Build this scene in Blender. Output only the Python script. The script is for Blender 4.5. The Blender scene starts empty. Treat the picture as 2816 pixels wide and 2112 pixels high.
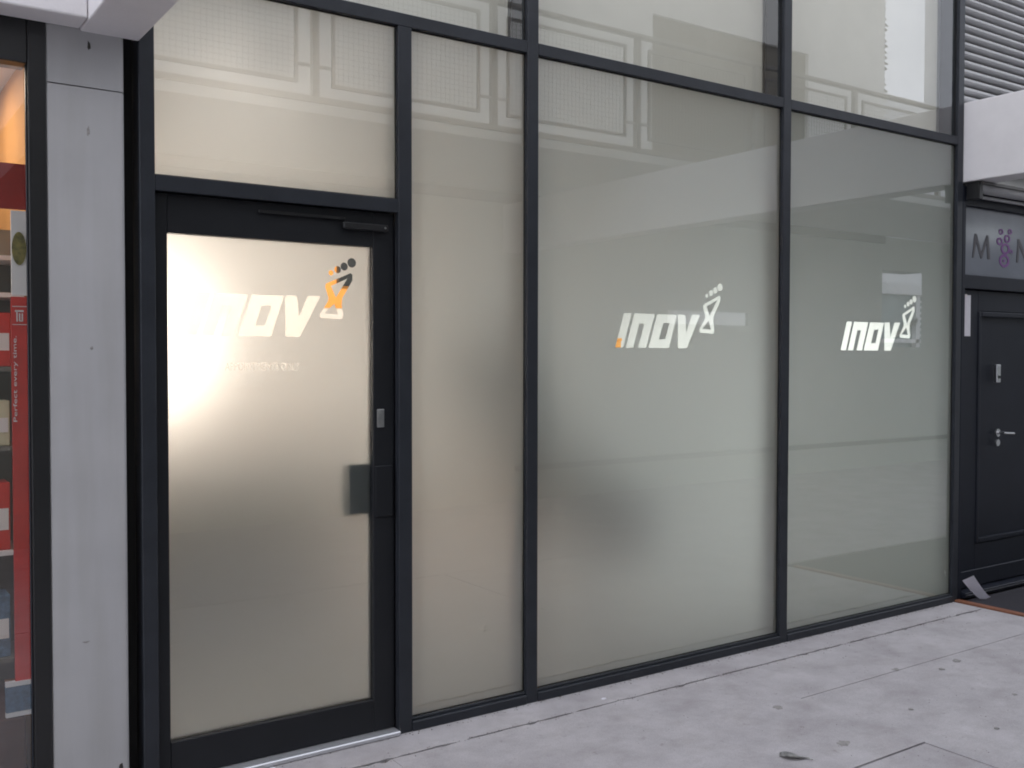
import bpy, bmesh, math, random
from mathutils import Matrix, Vector

random.seed(7)
S = bpy.context.scene
COL = S.collection

# ------------------------------------------------------------------ camera
cam_data = bpy.data.cameras.new("camera")
cam = bpy.data.objects.new("camera", cam_data)
COL.objects.link(cam)
R_ = Vector((0.82336699, -0.56750729, 0.00150859))
U_ = Vector((0.01360089, 0.02239019, 0.99965679))
F_ = Vector((0.56734629, 0.82306389, -0.02615395))
M = Matrix((( R_.x, U_.x, -F_.x, -1.93143585),
            ( R_.y, U_.y, -F_.y, -3.50069059),
            ( R_.z, U_.z, -F_.z, 1.5),
            (0, 0, 0, 1)))
cam.matrix_world = M
cam_data.sensor_width = 36.0
cam_data.lens = 2751.398 / 2816 * 36
cam_data.clip_start = 0.05
cam_data.clip_end = 400
S.camera = cam

# ------------------------------------------------------------------ world, sun, exposure
SUN_EL, SUN_AZ = 45.0, 212.0          # high soft sun behind thin cloud
world = bpy.data.worlds.new("World")
S.world = world
world.use_nodes = True
wn, wl = world.node_tree.nodes, world.node_tree.links
for n in list(wn): wn.remove(n)
sky = wn.new('ShaderNodeTexSky'); sky.sky_type = 'NISHITA'; sky.sun_disc = False
sky.sun_elevation = math.radians(SUN_EL); sky.sun_rotation = math.radians(SUN_AZ)
sky.dust_density = 4.0; sky.air_density = 1.0; sky.ozone_density = 1.0
hs = wn.new('ShaderNodeHueSaturation'); hs.inputs['Saturation'].default_value = 0.72
bg = wn.new('ShaderNodeBackground'); bg.inputs['Strength'].default_value = 0.15
wo = wn.new('ShaderNodeOutputWorld')
# thin bright cloud over most of the sky
tc = wn.new('ShaderNodeTexCoord')
cn = wn.new('ShaderNodeTexNoise'); cn.inputs['Scale'].default_value = 2.2; cn.inputs['Detail'].default_value = 6; cn.inputs['Roughness'].default_value = 0.55
cr = wn.new('ShaderNodeMapRange'); cr.inputs['From Min'].default_value = 0.3; cr.inputs['From Max'].default_value = 0.62; cr.inputs['To Min'].default_value = 0.55; cr.inputs['To Max'].default_value = 1.0
cm = wn.new('ShaderNodeMix'); cm.data_type = 'RGBA'; cm.inputs[7].default_value = (9.3, 9.75, 10.9, 1)
wl.new(tc.outputs['Generated'], cn.inputs['Vector']); wl.new(cn.outputs['Fac'], cr.inputs['Value']); wl.new(cr.outputs[0], cm.inputs[0])
wl.new(sky.outputs[0], hs.inputs['Color']); wl.new(hs.outputs[0], cm.inputs[6]); wl.new(cm.outputs[2], bg.inputs['Color']); wl.new(bg.outputs[0], wo.inputs['Surface'])
sd = bpy.data.lights.new("sun", 'SUN'); sd.energy = 0.5; sd.angle = math.radians(40); sd.color = (1.0, 0.97, 0.96)
sun = bpy.data.objects.new("sun", sd); COL.objects.link(sun)
az, el = math.radians(SUN_AZ), math.radians(SUN_EL)
sdir = Vector((math.sin(az) * math.cos(el), math.cos(az) * math.cos(el), math.sin(el)))
sun.rotation_euler = sdir.to_track_quat('Z', 'Y').to_euler()
S.view_settings.view_transform = 'Standard'
S.view_settings.look = 'None'
S.view_settings.gamma = 1.0
S.view_settings.use_curve_mapping = False
EXPOSURE = 0.68
S.view_settings.exposure = EXPOSURE
LK = 2 ** (0.95 - EXPOSURE)      # lamp outputs were balanced at 0.95
S.cycles.use_denoising = True
S.cycles.filter_width = 1.9
S.cycles.max_bounces = 14
S.cycles.transparent_max_bounces = 16
S.cycles.transmission_bounces = 10
S.cycles.glossy_bounces = 5
S.cycles.diffuse_bounces = 5
S.cycles.sample_clamp_indirect = 6.0

# ------------------------------------------------------------------ materials
def new_mat(name):
    m = bpy.data.materials.new(name); m.use_nodes = True
    nt = m.node_tree
    for n in list(nt.nodes): nt.nodes.remove(n)
    out = nt.nodes.new('ShaderNodeOutputMaterial')
    return m, nt, out

def principled(name, col, rough=0.5, var=0.0, scale=8.0, bump=0.0, bscale=200.0, metal=0.0, spec=0.5, col2=None, detail=5.0, stretch=None):
    m, nt, out = new_mat(name)
    p = nt.nodes.new('ShaderNodeBsdfPrincipled')
    p.inputs['Roughness'].default_value = rough
    p.inputs['Metallic'].default_value = metal
    p.inputs['Specular IOR Level'].default_value = spec
    nt.links.new(p.outputs[0], out.inputs['Surface'])
    geo = nt.nodes.new('ShaderNodeNewGeometry')
    src = geo.outputs['Position']
    if stretch:
        mp = nt.nodes.new('ShaderNodeMapping'); mp.inputs['Scale'].default_value = stretch
        nt.links.new(src, mp.inputs['Vector']); src = mp.outputs[0]
    if var > 0 or col2:
        nz = nt.nodes.new('ShaderNodeTexNoise'); nz.inputs['Scale'].default_value = scale; nz.inputs['Detail'].default_value = detail
        nz.inputs['Roughness'].default_value = 0.65
        nt.links.new(src, nz.inputs['Vector'])
        cr = nt.nodes.new('ShaderNodeValToRGB')
        a = [max(0, c * (1 - var)) for c in col]; b = list(col2) if col2 else [c * (1 + var) for c in col]
        cr.color_ramp.elements[0].position = 0.3; cr.color_ramp.elements[1].position = 0.7
        cr.color_ramp.elements[0].color = (*a, 1); cr.color_ramp.elements[1].color = (*b, 1)
        nt.links.new(nz.outputs['Fac'], cr.inputs[0]); nt.links.new(cr.outputs[0], p.inputs['Base Color'])
    else:
        p.inputs['Base Color'].default_value = (*col, 1)
    if bump > 0:
        nb = nt.nodes.new('ShaderNodeTexNoise'); nb.inputs['Scale'].default_value = bscale; nb.inputs['Detail'].default_value = 4
        nt.links.new(geo.outputs['Position'], nb.inputs['Vector'])
        bp = nt.nodes.new('ShaderNodeBump'); bp.inputs['Strength'].default_value = bump; bp.inputs['Distance'].default_value = 0.004
        nt.links.new(nb.outputs['Fac'], bp.inputs['Height']); nt.links.new(bp.outputs[0], p.inputs['Normal'])
    return m

def emission(name, col, strength):
    m, nt, out = new_mat(name)
    e = nt.nodes.new('ShaderNodeEmission'); e.inputs[0].default_value = (*col, 1); e.inputs[1].default_value = strength * LK
    nt.links.new(e.outputs[0], out.inputs['Surface'])
    return m

def glass_front(name, tint=(1, 1, 1), ior=2.4):
    m, nt, out = new_mat(name)
    fr = nt.nodes.new('ShaderNodeFresnel'); fr.inputs[0].default_value = ior
    tr = nt.nodes.new('ShaderNodeBsdfTransparent'); tr.inputs[0].default_value = (*tint, 1)
    gl = nt.nodes.new('ShaderNodeBsdfGlossy'); gl.inputs['Roughness'].default_value = 0.0
    mx = nt.nodes.new('ShaderNodeMixShader')
    geo = nt.nodes.new('ShaderNodeNewGeometry')      # a thin pane reflects the same from both sides
    mr = nt.nodes.new('ShaderNodeMapRange'); mr.inputs['To Min'].default_value = ior; mr.inputs['To Max'].default_value = 1 / ior
    nt.links.new(geo.outputs['Backfacing'], mr.inputs['Value']); nt.links.new(mr.outputs[0], fr.inputs[0])
    nt.links.new(fr.outputs[0], mx.inputs[0]); nt.links.new(tr.outputs[0], mx.inputs[1]); nt.links.new(gl.outputs[0], mx.inputs[2])
    nt.links.new(mx.outputs[0], out.inputs['Surface'])
    return m

def clear_mat(name, tint):
    m, nt, out = new_mat(name)
    tr = nt.nodes.new('ShaderNodeBsdfTransparent'); tr.inputs[0].default_value = (*tint, 1)
    nt.links.new(tr.outputs[0], out.inputs['Surface'])
    return m

def film_mat(name, col=(0.925, 0.93, 0.93), dcol=(0.66, 0.685, 0.68), dfac=0.37, rough=0.62):
    m, nt, out = new_mat(name)
    rf = nt.nodes.new('ShaderNodeBsdfRefraction'); rf.inputs['Color'].default_value = (*col, 1)
    rf.inputs['Roughness'].default_value = rough; rf.inputs['IOR'].default_value = 1.45
    df = nt.nodes.new('ShaderNodeBsdfDiffuse'); df.inputs['Color'].default_value = (*dcol, 1)
    tl = nt.nodes.new('ShaderNodeBsdfTranslucent'); tl.inputs['Color'].default_value = (*dcol, 1)
    m1 = nt.nodes.new('ShaderNodeMixShader'); m1.inputs[0].default_value = 0.68
    m2 = nt.nodes.new('ShaderNodeMixShader'); m2.inputs[0].default_value = dfac
    nt.links.new(df.outputs[0], m1.inputs[1]); nt.links.new(tl.outputs[0], m1.inputs[2])
    nt.links.new(rf.outputs[0], m2.inputs[1]); nt.links.new(m1.outputs[0], m2.inputs[2])
    nt.links.new(m2.outputs[0], out.inputs['Surface'])
    return m

def inlay_mat(name):
    m, nt, out = new_mat(name)
    tr = nt.nodes.new('ShaderNodeBsdfTransparent'); tr.inputs[0].default_value = (1, 0.99, 0.97, 1)
    df = nt.nodes.new('ShaderNodeBsdfDiffuse'); df.inputs['Color'].default_value = (0.8, 0.78, 0.7, 1)
    mx = nt.nodes.new('ShaderNodeMixShader'); mx.inputs[0].default_value = 0.02
    nt.links.new(tr.outputs[0], mx.inputs[1]); nt.links.new(df.outputs[0], mx.inputs[2])
    nt.links.new(mx.outputs[0], out.inputs['Surface'])
    return m

def pavement_mat():
    m, nt, out = new_mat('pavement_concrete')
    p = nt.nodes.new('ShaderNodeBsdfPrincipled'); p.inputs['Roughness'].default_value = 0.85
    nt.links.new(p.outputs[0], out.inputs['Surface'])
    geo = nt.nodes.new('ShaderNodeNewGeometry')
    def noise(scale, detail, rough=0.6, vec=None):
        n = nt.nodes.new('ShaderNodeTexNoise'); n.inputs['Scale'].default_value = scale; n.inputs['Detail'].default_value = detail
        n.inputs['Roughness'].default_value = rough
        nt.links.new(vec or geo.outputs['Position'], n.inputs['Vector']); return n
    def ramp(src, p0, c0, p1, c1):
        r = nt.nodes.new('ShaderNodeValToRGB'); r.color_ramp.elements[0].position = p0; r.color_ramp.elements[1].position = p1
        r.color_ramp.elements[0].color = c0; r.color_ramp.elements[1].color = c1; nt.links.new(src, r.inputs[0]); return r
    def mul(a, b, f=1.0):
        x = nt.nodes.new('ShaderNodeMix'); x.data_type = 'RGBA'; x.blend_type = 'MULTIPLY'; x.inputs[0].default_value = f
        nt.links.new(a, x.inputs[6]); nt.links.new(b, x.inputs[7]); return x.outputs[2]
    base = ramp(noise(3.0, 8, 0.7).outputs['Fac'], 0.3, (0.35, 0.325, 0.335, 1), 0.7, (0.50, 0.475, 0.485, 1)).outputs[0]
    mp = nt.nodes.new('ShaderNodeMapping'); mp.inputs['Scale'].default_value = (1.0, 1.5, 1.0); mp.inputs['Rotation'].default_value = (0, 0, 0.5)
    nt.links.new(geo.outputs['Position'], mp.inputs['Vector'])
    st = ramp(noise(5.0, 6, 0.65, mp.outputs[0]).outputs['Fac'], 0.33, (0.74, 0.71, 0.69, 1), 0.52, (1, 1, 1, 1)).outputs[0]
    c = mul(base, st, 0.42)
    bl = ramp(noise(16.0, 5, 0.6).outputs['Fac'], 0.25, (0.6, 0.57, 0.55, 1), 0.36, (1, 1, 1, 1)).outputs[0]
    c = mul(c, bl, 0.8)
    fn = ramp(noise(240.0, 2, 0.5).outputs['Fac'], 0.3, (0.86, 0.86, 0.86, 1), 0.7, (1.08, 1.08, 1.08, 1)).outputs[0]
    c = mul(c, fn)
    nt.links.new(c, p.inputs['Base Color'])
    bp = nt.nodes.new('ShaderNodeBump'); bp.inputs['Strength'].default_value = 0.25; bp.inputs['Distance'].default_value = 0.004
    nt.links.new(noise(90.0, 6, 0.7).outputs['Fac'], bp.inputs['Height']); nt.links.new(bp.outputs[0], p.inputs['Normal'])
    return m

def pillar_mat():
    """painted rough render with streaks, a few dark scuffs and grime running down below the beam"""
    m, nt, out = new_mat('painted_render')
    p = nt.nodes.new('ShaderNodeBsdfPrincipled'); p.inputs['Roughness'].default_value = 0.8
    nt.links.new(p.outputs[0], out.inputs['Surface'])
    geo = nt.nodes.new('ShaderNodeNewGeometry')
    def noise(scale, detail, sc=None):
        n = nt.nodes.new('ShaderNodeTexNoise'); n.inputs['Scale'].default_value = scale; n.inputs['Detail'].default_value = detail
        v = geo.outputs['Position']
        if sc:
            mp = nt.nodes.new('ShaderNodeMapping'); mp.inputs['Scale'].default_value = sc
            nt.links.new(v, mp.inputs['Vector']); v = mp.outputs[0]
        nt.links.new(v, n.inputs['Vector']); return n.outputs['Fac']
    def ramp(src, p0, c0, p1, c1):
        r = nt.nodes.new('ShaderNodeValToRGB'); r.color_ramp.elements[0].position = p0; r.color_ramp.elements[1].position = p1
        r.color_ramp.elements[0].color = (*c0, 1); r.color_ramp.elements[1].color = (*c1, 1); nt.links.new(src, r.inputs[0]); return r.outputs[0]
    def mul(a, b, f=1.0):
        x = nt.nodes.new('ShaderNodeMix'); x.data_type = 'RGBA'; x.blend_type = 'MULTIPLY'; x.inputs[0].default_value = f
        nt.links.new(a, x.inputs[6]); nt.links.new(b, x.inputs[7]); return x.outputs[2]
    c = ramp(noise(4, 5), 0.3, (0.42, 0.415, 0.425), 0.7, (0.465, 0.46, 0.47))
    c = mul(c, ramp(noise(3, 5, (6, 6, 0.5)), 0.35, (0.9, 0.89, 0.87), 0.6, (1, 1, 1)), 0.6)
    c = mul(c, ramp(noise(14, 4, (1, 1, 0.6)), 0.24, (0.4, 0.38, 0.35), 0.3, (1, 1, 1)), 0.9)
    nt.links.new(c, p.inputs['Base Color'])
    bp = nt.nodes.new('ShaderNodeBump'); bp.inputs['Strength'].default_value = 0.3; bp.inputs['Distance'].default_value = 0.002
    nb = nt.nodes.new('ShaderNodeTexNoise'); nb.inputs['Scale'].default_value = 420; nb.inputs['Detail'].default_value = 5
    nt.links.new(geo.outputs['Position'], nb.inputs['Vector'])
    nt.links.new(nb.outputs['Fac'], bp.inputs['Height']); nt.links.new(bp.outputs[0], p.inputs['Normal'])
    return m

FRAME = principled('frame_paint', (0.026, 0.029, 0.036), 0.42, var=0.2, scale=5, bump=0.03, bscale=60, spec=0.3)
BLACKF = principled('black_frame_paint', (0.012, 0.012, 0.013), 0.4, var=0.15, scale=4)
DOORF = principled('door_frame_paint', (0.016, 0.017, 0.02), 0.45, var=0.12, scale=3, spec=0.25)
GLASS = glass_front('window_glass', (0.965, 0.98, 0.975))
GEDGE = clear_mat('glass_edge', (0.975, 0.985, 0.985))
FILM = film_mat('frosted_film')
FILM_DOOR = film_mat('frosted_door_film', dfac=0.19)
INLAY = inlay_mat('clear_lettering')
CONC = pavement_mat()
JOINT = principled('joint_dirt', (0.04, 0.036, 0.033), 0.95, var=0.3, scale=20)
PILLAR = pillar_mat()
BEAM = principled('beam_paint', (0.74, 0.715, 0.725), 0.75, var=0.05, scale=3, bump=0.15, bscale=120)
GAPFILL = principled('black_gap_fill', (0.015, 0.014, 0.013), 0.8)
STEEL = principled('brushed_steel', (0.55, 0.55, 0.56), 0.3, var=0.08, scale=60, metal=1.0)
PLASTER = principled('interior_plaster', (0.62, 0.625, 0.615), 0.85, var=0.03, scale=2)
CEILM = principled('ceiling_paint', (0.42, 0.45, 0.47), 0.9)
CARPET = principled('beige_carpet', (0.50, 0.495, 0.455), 0.95, var=0.1, scale=30)
BLIND = principled('blind_fabric', (0.68, 0.635, 0.555), 0.9, var=0.04, scale=3, bump=0.1, bscale=400)
COUNTER = principled('counter_laminate', (0.06, 0.063, 0.058), 0.6, var=0.1, scale=4)
PALEWOOD = principled('pale_wood', (0.72, 0.5, 0.37), 0.5, var=0.2, scale=6, stretch=(1, 1, 8))
DARKFAB = principled('dark_fabric', (0.03, 0.032, 0.03), 0.9, var=0.2, scale=30)
ORANGE = principled('orange_card', (0.75, 0.33, 0.06), 0.6, var=0.08, scale=5)
SCREEN = principled('dark_screen', (0.012, 0.014, 0.016), 0.25)
NAVY = principled('navy_door_paint', (0.010, 0.012, 0.020), 0.5, var=0.12, scale=3, bump=0.04, bscale=80, spec=0.25)
TIMBER = principled('timber_strip', (0.22, 0.085, 0.045), 0.6, var=0.25, scale=12, stretch=(8, 1, 1))
MATM = principled('dark_coir', (0.022, 0.02, 0.026), 0.95, var=0.3, scale=80, bump=0.5, bscale=300)
PAPER = principled('white_paper', (0.72, 0.7, 0.75), 0.8, var=0.05, scale=20)
SHEET = principled('ribbed_sheet_paint', (0.42, 0.42, 0.43), 0.45, var=0.08, scale=6)
SHEETD = principled('ribbed_sheet_back', (0.12, 0.115, 0.11), 0.7)
OPWALL = principled('cream_render', (0.76, 0.745, 0.71), 0.85, var=0.04, scale=1.5, bump=0.1)
OPDARK = principled('tan_panel', (0.19, 0.16, 0.115), 0.7, var=0.06, scale=2)
OPLOW = principled('shopfront_grey', (0.30, 0.32, 0.29), 0.6, var=0.08, scale=1.5)
DECKP = principled('deck_paint', (0.62, 0.62, 0.6), 0.7, var=0.05, scale=2)
RAILP = principled('railing_paint', (0.24, 0.21, 0.18), 0.5, var=0.1, scale=4)
LEDGE = principled('dark_trim', (0.03, 0.03, 0.03), 0.6)
WHITEB = principled('white_cladding', (0.8, 0.8, 0.8), 0.6, var=0.04, scale=0.5)
BLUEGL = principled('far_glazing', (0.5, 0.56, 0.6), 0.4, var=0.2, scale=0.4)
RED = principled('red_print', (0.58, 0.03, 0.022), 0.45, var=0.15, scale=10)
DKRED = principled('dark_red_print', (0.3, 0.015, 0.012), 0.5, var=0.15, scale=10)
WARMW = principled('warm_wall_paint', (0.55, 0.27, 0.09), 0.8, var=0.1, scale=3)
WHITEP = principled('white_print', (0.78, 0.74, 0.74), 0.6)
GREYB = principled('grey_backboard', (0.16, 0.15, 0.13), 0.7, var=0.1, scale=5)
BROWN = principled('brown_plinth', (0.06, 0.022, 0.018), 0.6, var=0.2, scale=15)
BLUEP = principled('blue_print', (0.08, 0.14, 0.22), 0.5, var=0.4, scale=40)
GREENP = principled('food_photo_print', (0.12, 0.13, 0.03), 0.3, var=0.8, scale=30, col2=(0.4, 0.33, 0.1))
CREAMP = principled('cream_carton', (0.6, 0.55, 0.38), 0.6, var=0.12, scale=12)
PURPLE = principled('purple_vinyl', (0.17, 0.05, 0.22), 0.5)
GREYV = principled('grey_vinyl', (0.07, 0.065, 0.075), 0.5)
GUM = principled('dark_gum', (0.29, 0.275, 0.265), 0.9, var=0.3, scale=60)
LEAFM = principled('dead_leaf', (0.45, 0.44, 0.43), 0.8, var=0.4, scale=40)
SKYGLOSS = principled('dark_window', (0.03, 0.035, 0.04), 0.05)
DOORGLASS = principled('milky_fanlight', (0.2, 0.215, 0.25), 0.15, var=0.06, scale=5)
LAMPSHADE = emission('lamp_glow', (1.0, 0.85, 0.72), 8.5)
SHOPGLOW = emission('shop_spot_glow', (1.0, 0.84, 0.66), 13.0)
BULKGLOW = emission('walkway_lamp_glow', (0.9, 0.97, 1.0), 14.0)

# ------------------------------------------------------------------ helpers
def link(name, me, parent=None):
    o = bpy.data.objects.new(name, me); COL.objects.link(o)
    if parent: o.parent = parent
    return o
def tag(o, label=None, cat=None, group=None, kind=None):
    if label: o['label'] = label
    if cat: o['category'] = cat
    if group: o['group'] = group
    if kind: o['kind'] = kind
    return o
def empty(name, loc, label=None, cat=None, group=None):
    o = bpy.data.objects.new(name, None); COL.objects.link(o); o.location = loc; o.empty_display_size = 0.1
    return tag(o, label, cat, group)
def fin(bm, name, mats, parent=None, smooth=False, at=None):
    """at: world origin of the parent, so that meshes given in world coordinates sit right under it"""
    if parent is not None:
        off = Vector(parent.location)
        if parent.parent: off = off + Vector(parent.parent.location)
        bmesh.ops.translate(bm, verts=bm.verts, vec=-off)
    me = bpy.data.meshes.new(name); bm.to_mesh(me); bm.free()
    for m in (mats if isinstance(mats, (list, tuple)) else [mats]): me.materials.append(m)
    if smooth:
        for p in me.polygons: p.use_smooth = True
    return link(name, me, parent)
def add_box(bm, x0, x1, y0, y1, z0, z1, bev=0.0, seg=1, mi=0):
    vs = [bm.verts.new((x, y, z)) for x in (x0, x1) for y in (y0, y1) for z in (z0, z1)]
    idx = [(0, 1, 3, 2), (4, 6, 7, 5), (0, 4, 5, 1), (2, 3, 7, 6), (0, 2, 6, 4), (1, 5, 7, 3)]
    fs = [bm.faces.new([vs[i] for i in f]) for f in idx]
    for f in fs: f.material_index = mi
    if bev > 0:
        es = list({e for f in fs for e in f.edges})
        bmesh.ops.bevel(bm, geom=es, offset=bev, segments=seg, affect='EDGES', profile=0.5)
    return fs
def box(name, x0, x1, y0, y1, z0, z1, mat, parent=None, bev=0.0, seg=1):
    bm = bmesh.new(); add_box(bm, x0, x1, y0, y1, z0, z1, bev, seg)
    return fin(bm, name, mat, parent)
def add_tube(bm, p0, p1, r, n=10, r1=None, cap=True):
    p0, p1 = Vector(p0), Vector(p1); d = (p1 - p0).normalized()
    a = d.orthogonal().normalized(); b = d.cross(a)
    r1 = r if r1 is None else r1
    A = [bm.verts.new(p0 + (a * math.cos(t) + b * math.sin(t)) * r) for t in [2 * math.pi * i / n for i in range(n)]]
    B = [bm.verts.new(p1 + (a * math.cos(t) + b * math.sin(t)) * r1) for t in [2 * math.pi * i / n for i in range(n)]]
    for i in range(n): bm.faces.new((A[i], A[(i + 1) % n], B[(i + 1) % n], B[i]))
    if cap: bm.faces.new(A[::-1]); bm.faces.new(B)
def tube(name, p0, p1, r, mat, parent=None, n=12):
    bm = bmesh.new(); add_tube(bm, p0, p1, r, n); bmesh.ops.recalc_face_normals(bm, faces=bm.faces)
    return fin(bm, name, mat, parent, smooth=False)
def pane(name, x0, x1, y, z0, z1, parent, mat=None, th=0.006):
    bm = bmesh.new(); add_box(bm, x0, x1, y, y + th, z0, z1)
    for f in bm.faces:
        f.material_index = 0 if f.calc_center_median().y < y + th * 0.2 else 1
    bmesh.ops.recalc_face_normals(bm, faces=bm.faces)
    return fin(bm, name, [mat or GLASS, GEDGE], parent)
def prism(name, pts, z0, z1, mat, parent=None, bev=0.0):
    bm = bmesh.new()
    vs = [bm.verts.new((x, y, z1)) for x, y in pts]; f = bm.faces.new(vs)
    r = bmesh.ops.extrude_face_region(bm, geom=[f]); nv = [e for e in r['geom'] if isinstance(e, bmesh.types.BMVert)]
    for v in nv: v.co.z = z0
    bmesh.ops.recalc_face_normals(bm, faces=bm.faces)
    bmesh.ops.triangulate(bm, faces=[g for g in bm.faces if len(g.verts) > 4])
    return fin(bm, name, mat, parent)

# curve outlines -> flat sheet in the x-z plane at depth y
def circ(cx, cz, r, n=18):
    return [(cx + r * math.cos(2 * math.pi * i / n), cz + r * math.sin(2 * math.pi * i / n)) for i in range(n)]
LOGO = {
 'i': [[(0.053, 0.16), (0.1, 0.16), (0.048, 0.0), (0.0, 0.0)]],
 'n': [[(0.117, 0.16), (0.246, 0.16), (0.192, 0.0), (0.141, 0.0), (0.179, 0.113), (0.148, 0.113), (0.111, 0.0), (0.064, 0.0)]],
 'o': [[(0.261, 0.16), (0.391, 0.16), (0.338, 0.0), (0.206, 0.0)], [(0.300, 0.119), (0.34, 0.12), (0.313, 0.042), (0.273, 0.041)]],
 'v': [[(0.396, 0.162), (0.445, 0.162), (0.453, 0.081), (0.49, 0.163), (0.545, 0.164), (0.457, 0.0), (0.396, 0.0)]],
}
_f8 = lambda pts: [(0.395 + x / 0.95, z / 0.95) for x, z in pts]
LOGO['eight'] = [_f8([(0.142, 0.073), (0.231, 0.069), (0.238, 0.085), (0.230, 0.125), (0.232, 0.15), (0.276, 0.222), (0.276, 0.243), (0.268, 0.25), (0.164, 0.204), (0.162, 0.192), (0.176, 0.149), (0.172, 0.135), (0.138, 0.085)]),
                 _f8([(0.185, 0.197), (0.254, 0.2275), (0.206, 0.153)]), _f8([(0.199, 0.129), (0.214, 0.088), (0.157, 0.091)])]
LOGO['toe'] = [_f8(circ(0.186, 0.247, 0.010, 12)), _f8(circ(0.2135, 0.2605, 0.0138)), _f8(circ(0.241, 0.274, 0.0155)), _f8(circ(0.273, 0.290, 0.0185))]
def logo_loops(ox, oz, s):
    out = []
    for k in LOGO:
        for l in LOGO[k]: out.append([(ox + x * s, oz + z * s) for x, z in l])
    return out
def curve_sheet(name, loops, beziers, y, th, mat, parent=None):
    """filled 2-D curve (even-odd), turned upright: a sheet of thickness th whose centre plane is y"""
    cu = bpy.data.curves.new(name + '_c', 'CURVE'); cu.dimensions = '2D'; cu.fill_mode = 'BOTH'; cu.extrude = th / 2; cu.resolution_u = 3
    for l in loops:
        sp = cu.splines.new('POLY'); sp.points.add(len(l) - 1)
        for p, (x, z) in zip(sp.points, l): p.co = (x, z, 0, 1)
        sp.use_cyclic_u = True
    for b in beziers:
        sp = cu.splines.new('BEZIER'); sp.bezier_points.add(len(b) - 1); sp.use_cyclic_u = True
        for p, (co, hl, hr, tl, tr) in zip(sp.bezier_points, b):
            p.handle_left_type = 'FREE'; p.handle_right_type = 'FREE'
            p.co = (*co, 0); p.handle_left = (*hl, 0); p.handle_right = (*hr, 0)
    ob = bpy.data.objects.new(name + '_c', cu); COL.objects.link(ob)
    bpy.context.view_layer.update()
    me = bpy.data.meshes.new_from_object(ob.evaluated_get(bpy.context.evaluated_depsgraph_get()))
    bpy.data.objects.remove(ob)
    bm = bmesh.new(); bm.from_mesh(me); bpy.data.meshes.remove(me)
    bmesh.ops.remove_doubles(bm, verts=bm.verts, dist=1e-6)
    for v in bm.verts: v.co = Vector((v.co.x, y + v.co.z, v.co.y))
    bmesh.ops.recalc_face_normals(bm, faces=bm.faces)
    return fin(bm, name, mat, parent)
def text_beziers(txt, x0, x1, z0, z1, shear=0.0, vertical=False):
    """outlines of a line of lettering fitted into a box"""
    fc = bpy.data.curves.new('t', 'FONT'); fc.body = txt; fc.size = 1; fc.shear = shear; fc.offset = 0.03
    fo = bpy.data.objects.new('t', fc); COL.objects.link(fo)
    bpy.context.view_layer.update()
    bpy.ops.object.select_all(action='DESELECT')
    bpy.context.view_layer.objects.active = fo; fo.select_set(True)
    bpy.ops.object.convert(target='CURVE')
    fo = bpy.context.view_layer.objects.active
    res = []; xs = []; ys = []
    for sp in fo.data.splines:
        l = [((p.co.x, p.co.y), (p.handle_left.x, p.handle_left.y), (p.handle_right.x, p.handle_right.y), 0, 0) for p in sp.bezier_points]
        res.append(l); xs += [p[0][0] for p in l]; ys += [p[0][1] for p in l]
    bpy.data.objects.remove(fo)
    a, b, c, d = min(xs), max(xs), min(ys), max(ys)
    if vertical:      # reads upwards
        f = lambda q: (x1 - (q[1] - c) / (d - c) * (x1 - x0), z0 + (q[0] - a) / (b - a) * (z1 - z0))
    else:
        f = lambda q: (x0 + (q[0] - a) / (b - a) * (x1 - x0), z0 + (q[1] - c) / (d - c) * (z1 - z0))
    return [[(f(p[0]), f(p[1]), f(p[2]), 0, 0) for p in l] for l in res]

# ------------------------------------------------------------------ setting: ground and pavement
tag(box('ground', -40, 60, -60, 30, -0.6, -0.03, JOINT), kind='structure')
pav = tag(box('pavement', -14, 24, -5.2, 0.1, -0.028, -0.010, JOINT), kind='structure')
def ragged(x0, x1, y, n, amp, seed):
    r = random.Random(seed); pts = []
    for i in range(n + 1):
        x = x0 + (x1 - x0) * i / n
        e = r.uniform(-amp, amp) + (r.uniform(-4.5, 2.5) * amp if r.random() < 0.2 else 0)
        pts.append((x, y + e))
    return pts
CR = -0.188
# narrow cast strip along the foot of the glazing, with its broken edge
edge = ragged(-1.3, 3.79, CR, 150, 0.0026, 3)
prism('paving_strip', [(-1.3, 0.1), (3.79, 0.1)] + edge[::-1], -0.012, 0.0, CONC, pav)
prism('paving_strip', [(-6, 0.1), (-1.304, 0.1), (-1.304, CR), (-6, CR)], -0.012, 0.0, CONC, pav)
G = CR - 0.013
def slab(x0, x1, y0, y1, top_ragged=False, seed=0, dz=0.0):
    if top_ragged:
        e = ragged(x0, x1, y1, max(4, int((x1 - x0) / 0.032)), 0.0034, seed)
        pts = [(x0, y0), (x1, y0)] + e[::-1]
    else:
        pts = [(x0, y0), (x1, y0), (x1, y1), (x0, y1)]
    return prism('paving_slab', pts, -0.012, dz, CONC, pav)
g = 0.0009
slab(-6, -1.6, -1.225, G, True, 11)
slab(-1.6 + g, -0.2, -1.225, G, True, 12)
slab(-0.2 + g, 1.6, -1.225, G, True, 13, 0.001)
slab(1.6 + 2 * g, 3.79, -0.622, G, True, 14, 0.0005)
slab(1.6 + 2 * g, 3.79, -2.4, -0.622 - g, dz=-0.0015)
slab(3.79 + g, 9, -2.4, -1.3)
for x0, x1 in ((-6, -1.2), (-1.2 + g, 0.2), (0.2 + g, 1.6)): slab(x0, x1, -2.4, -1.225 - 2.5 * g, dz=-0.005)
for x0, x1 in ((-6, 0), (0.004, 4), (4.004, 9)): slab(x0, x1, -5.0, -2.404)
slab(9.004, 22, -5.0, 0.0)

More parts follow.
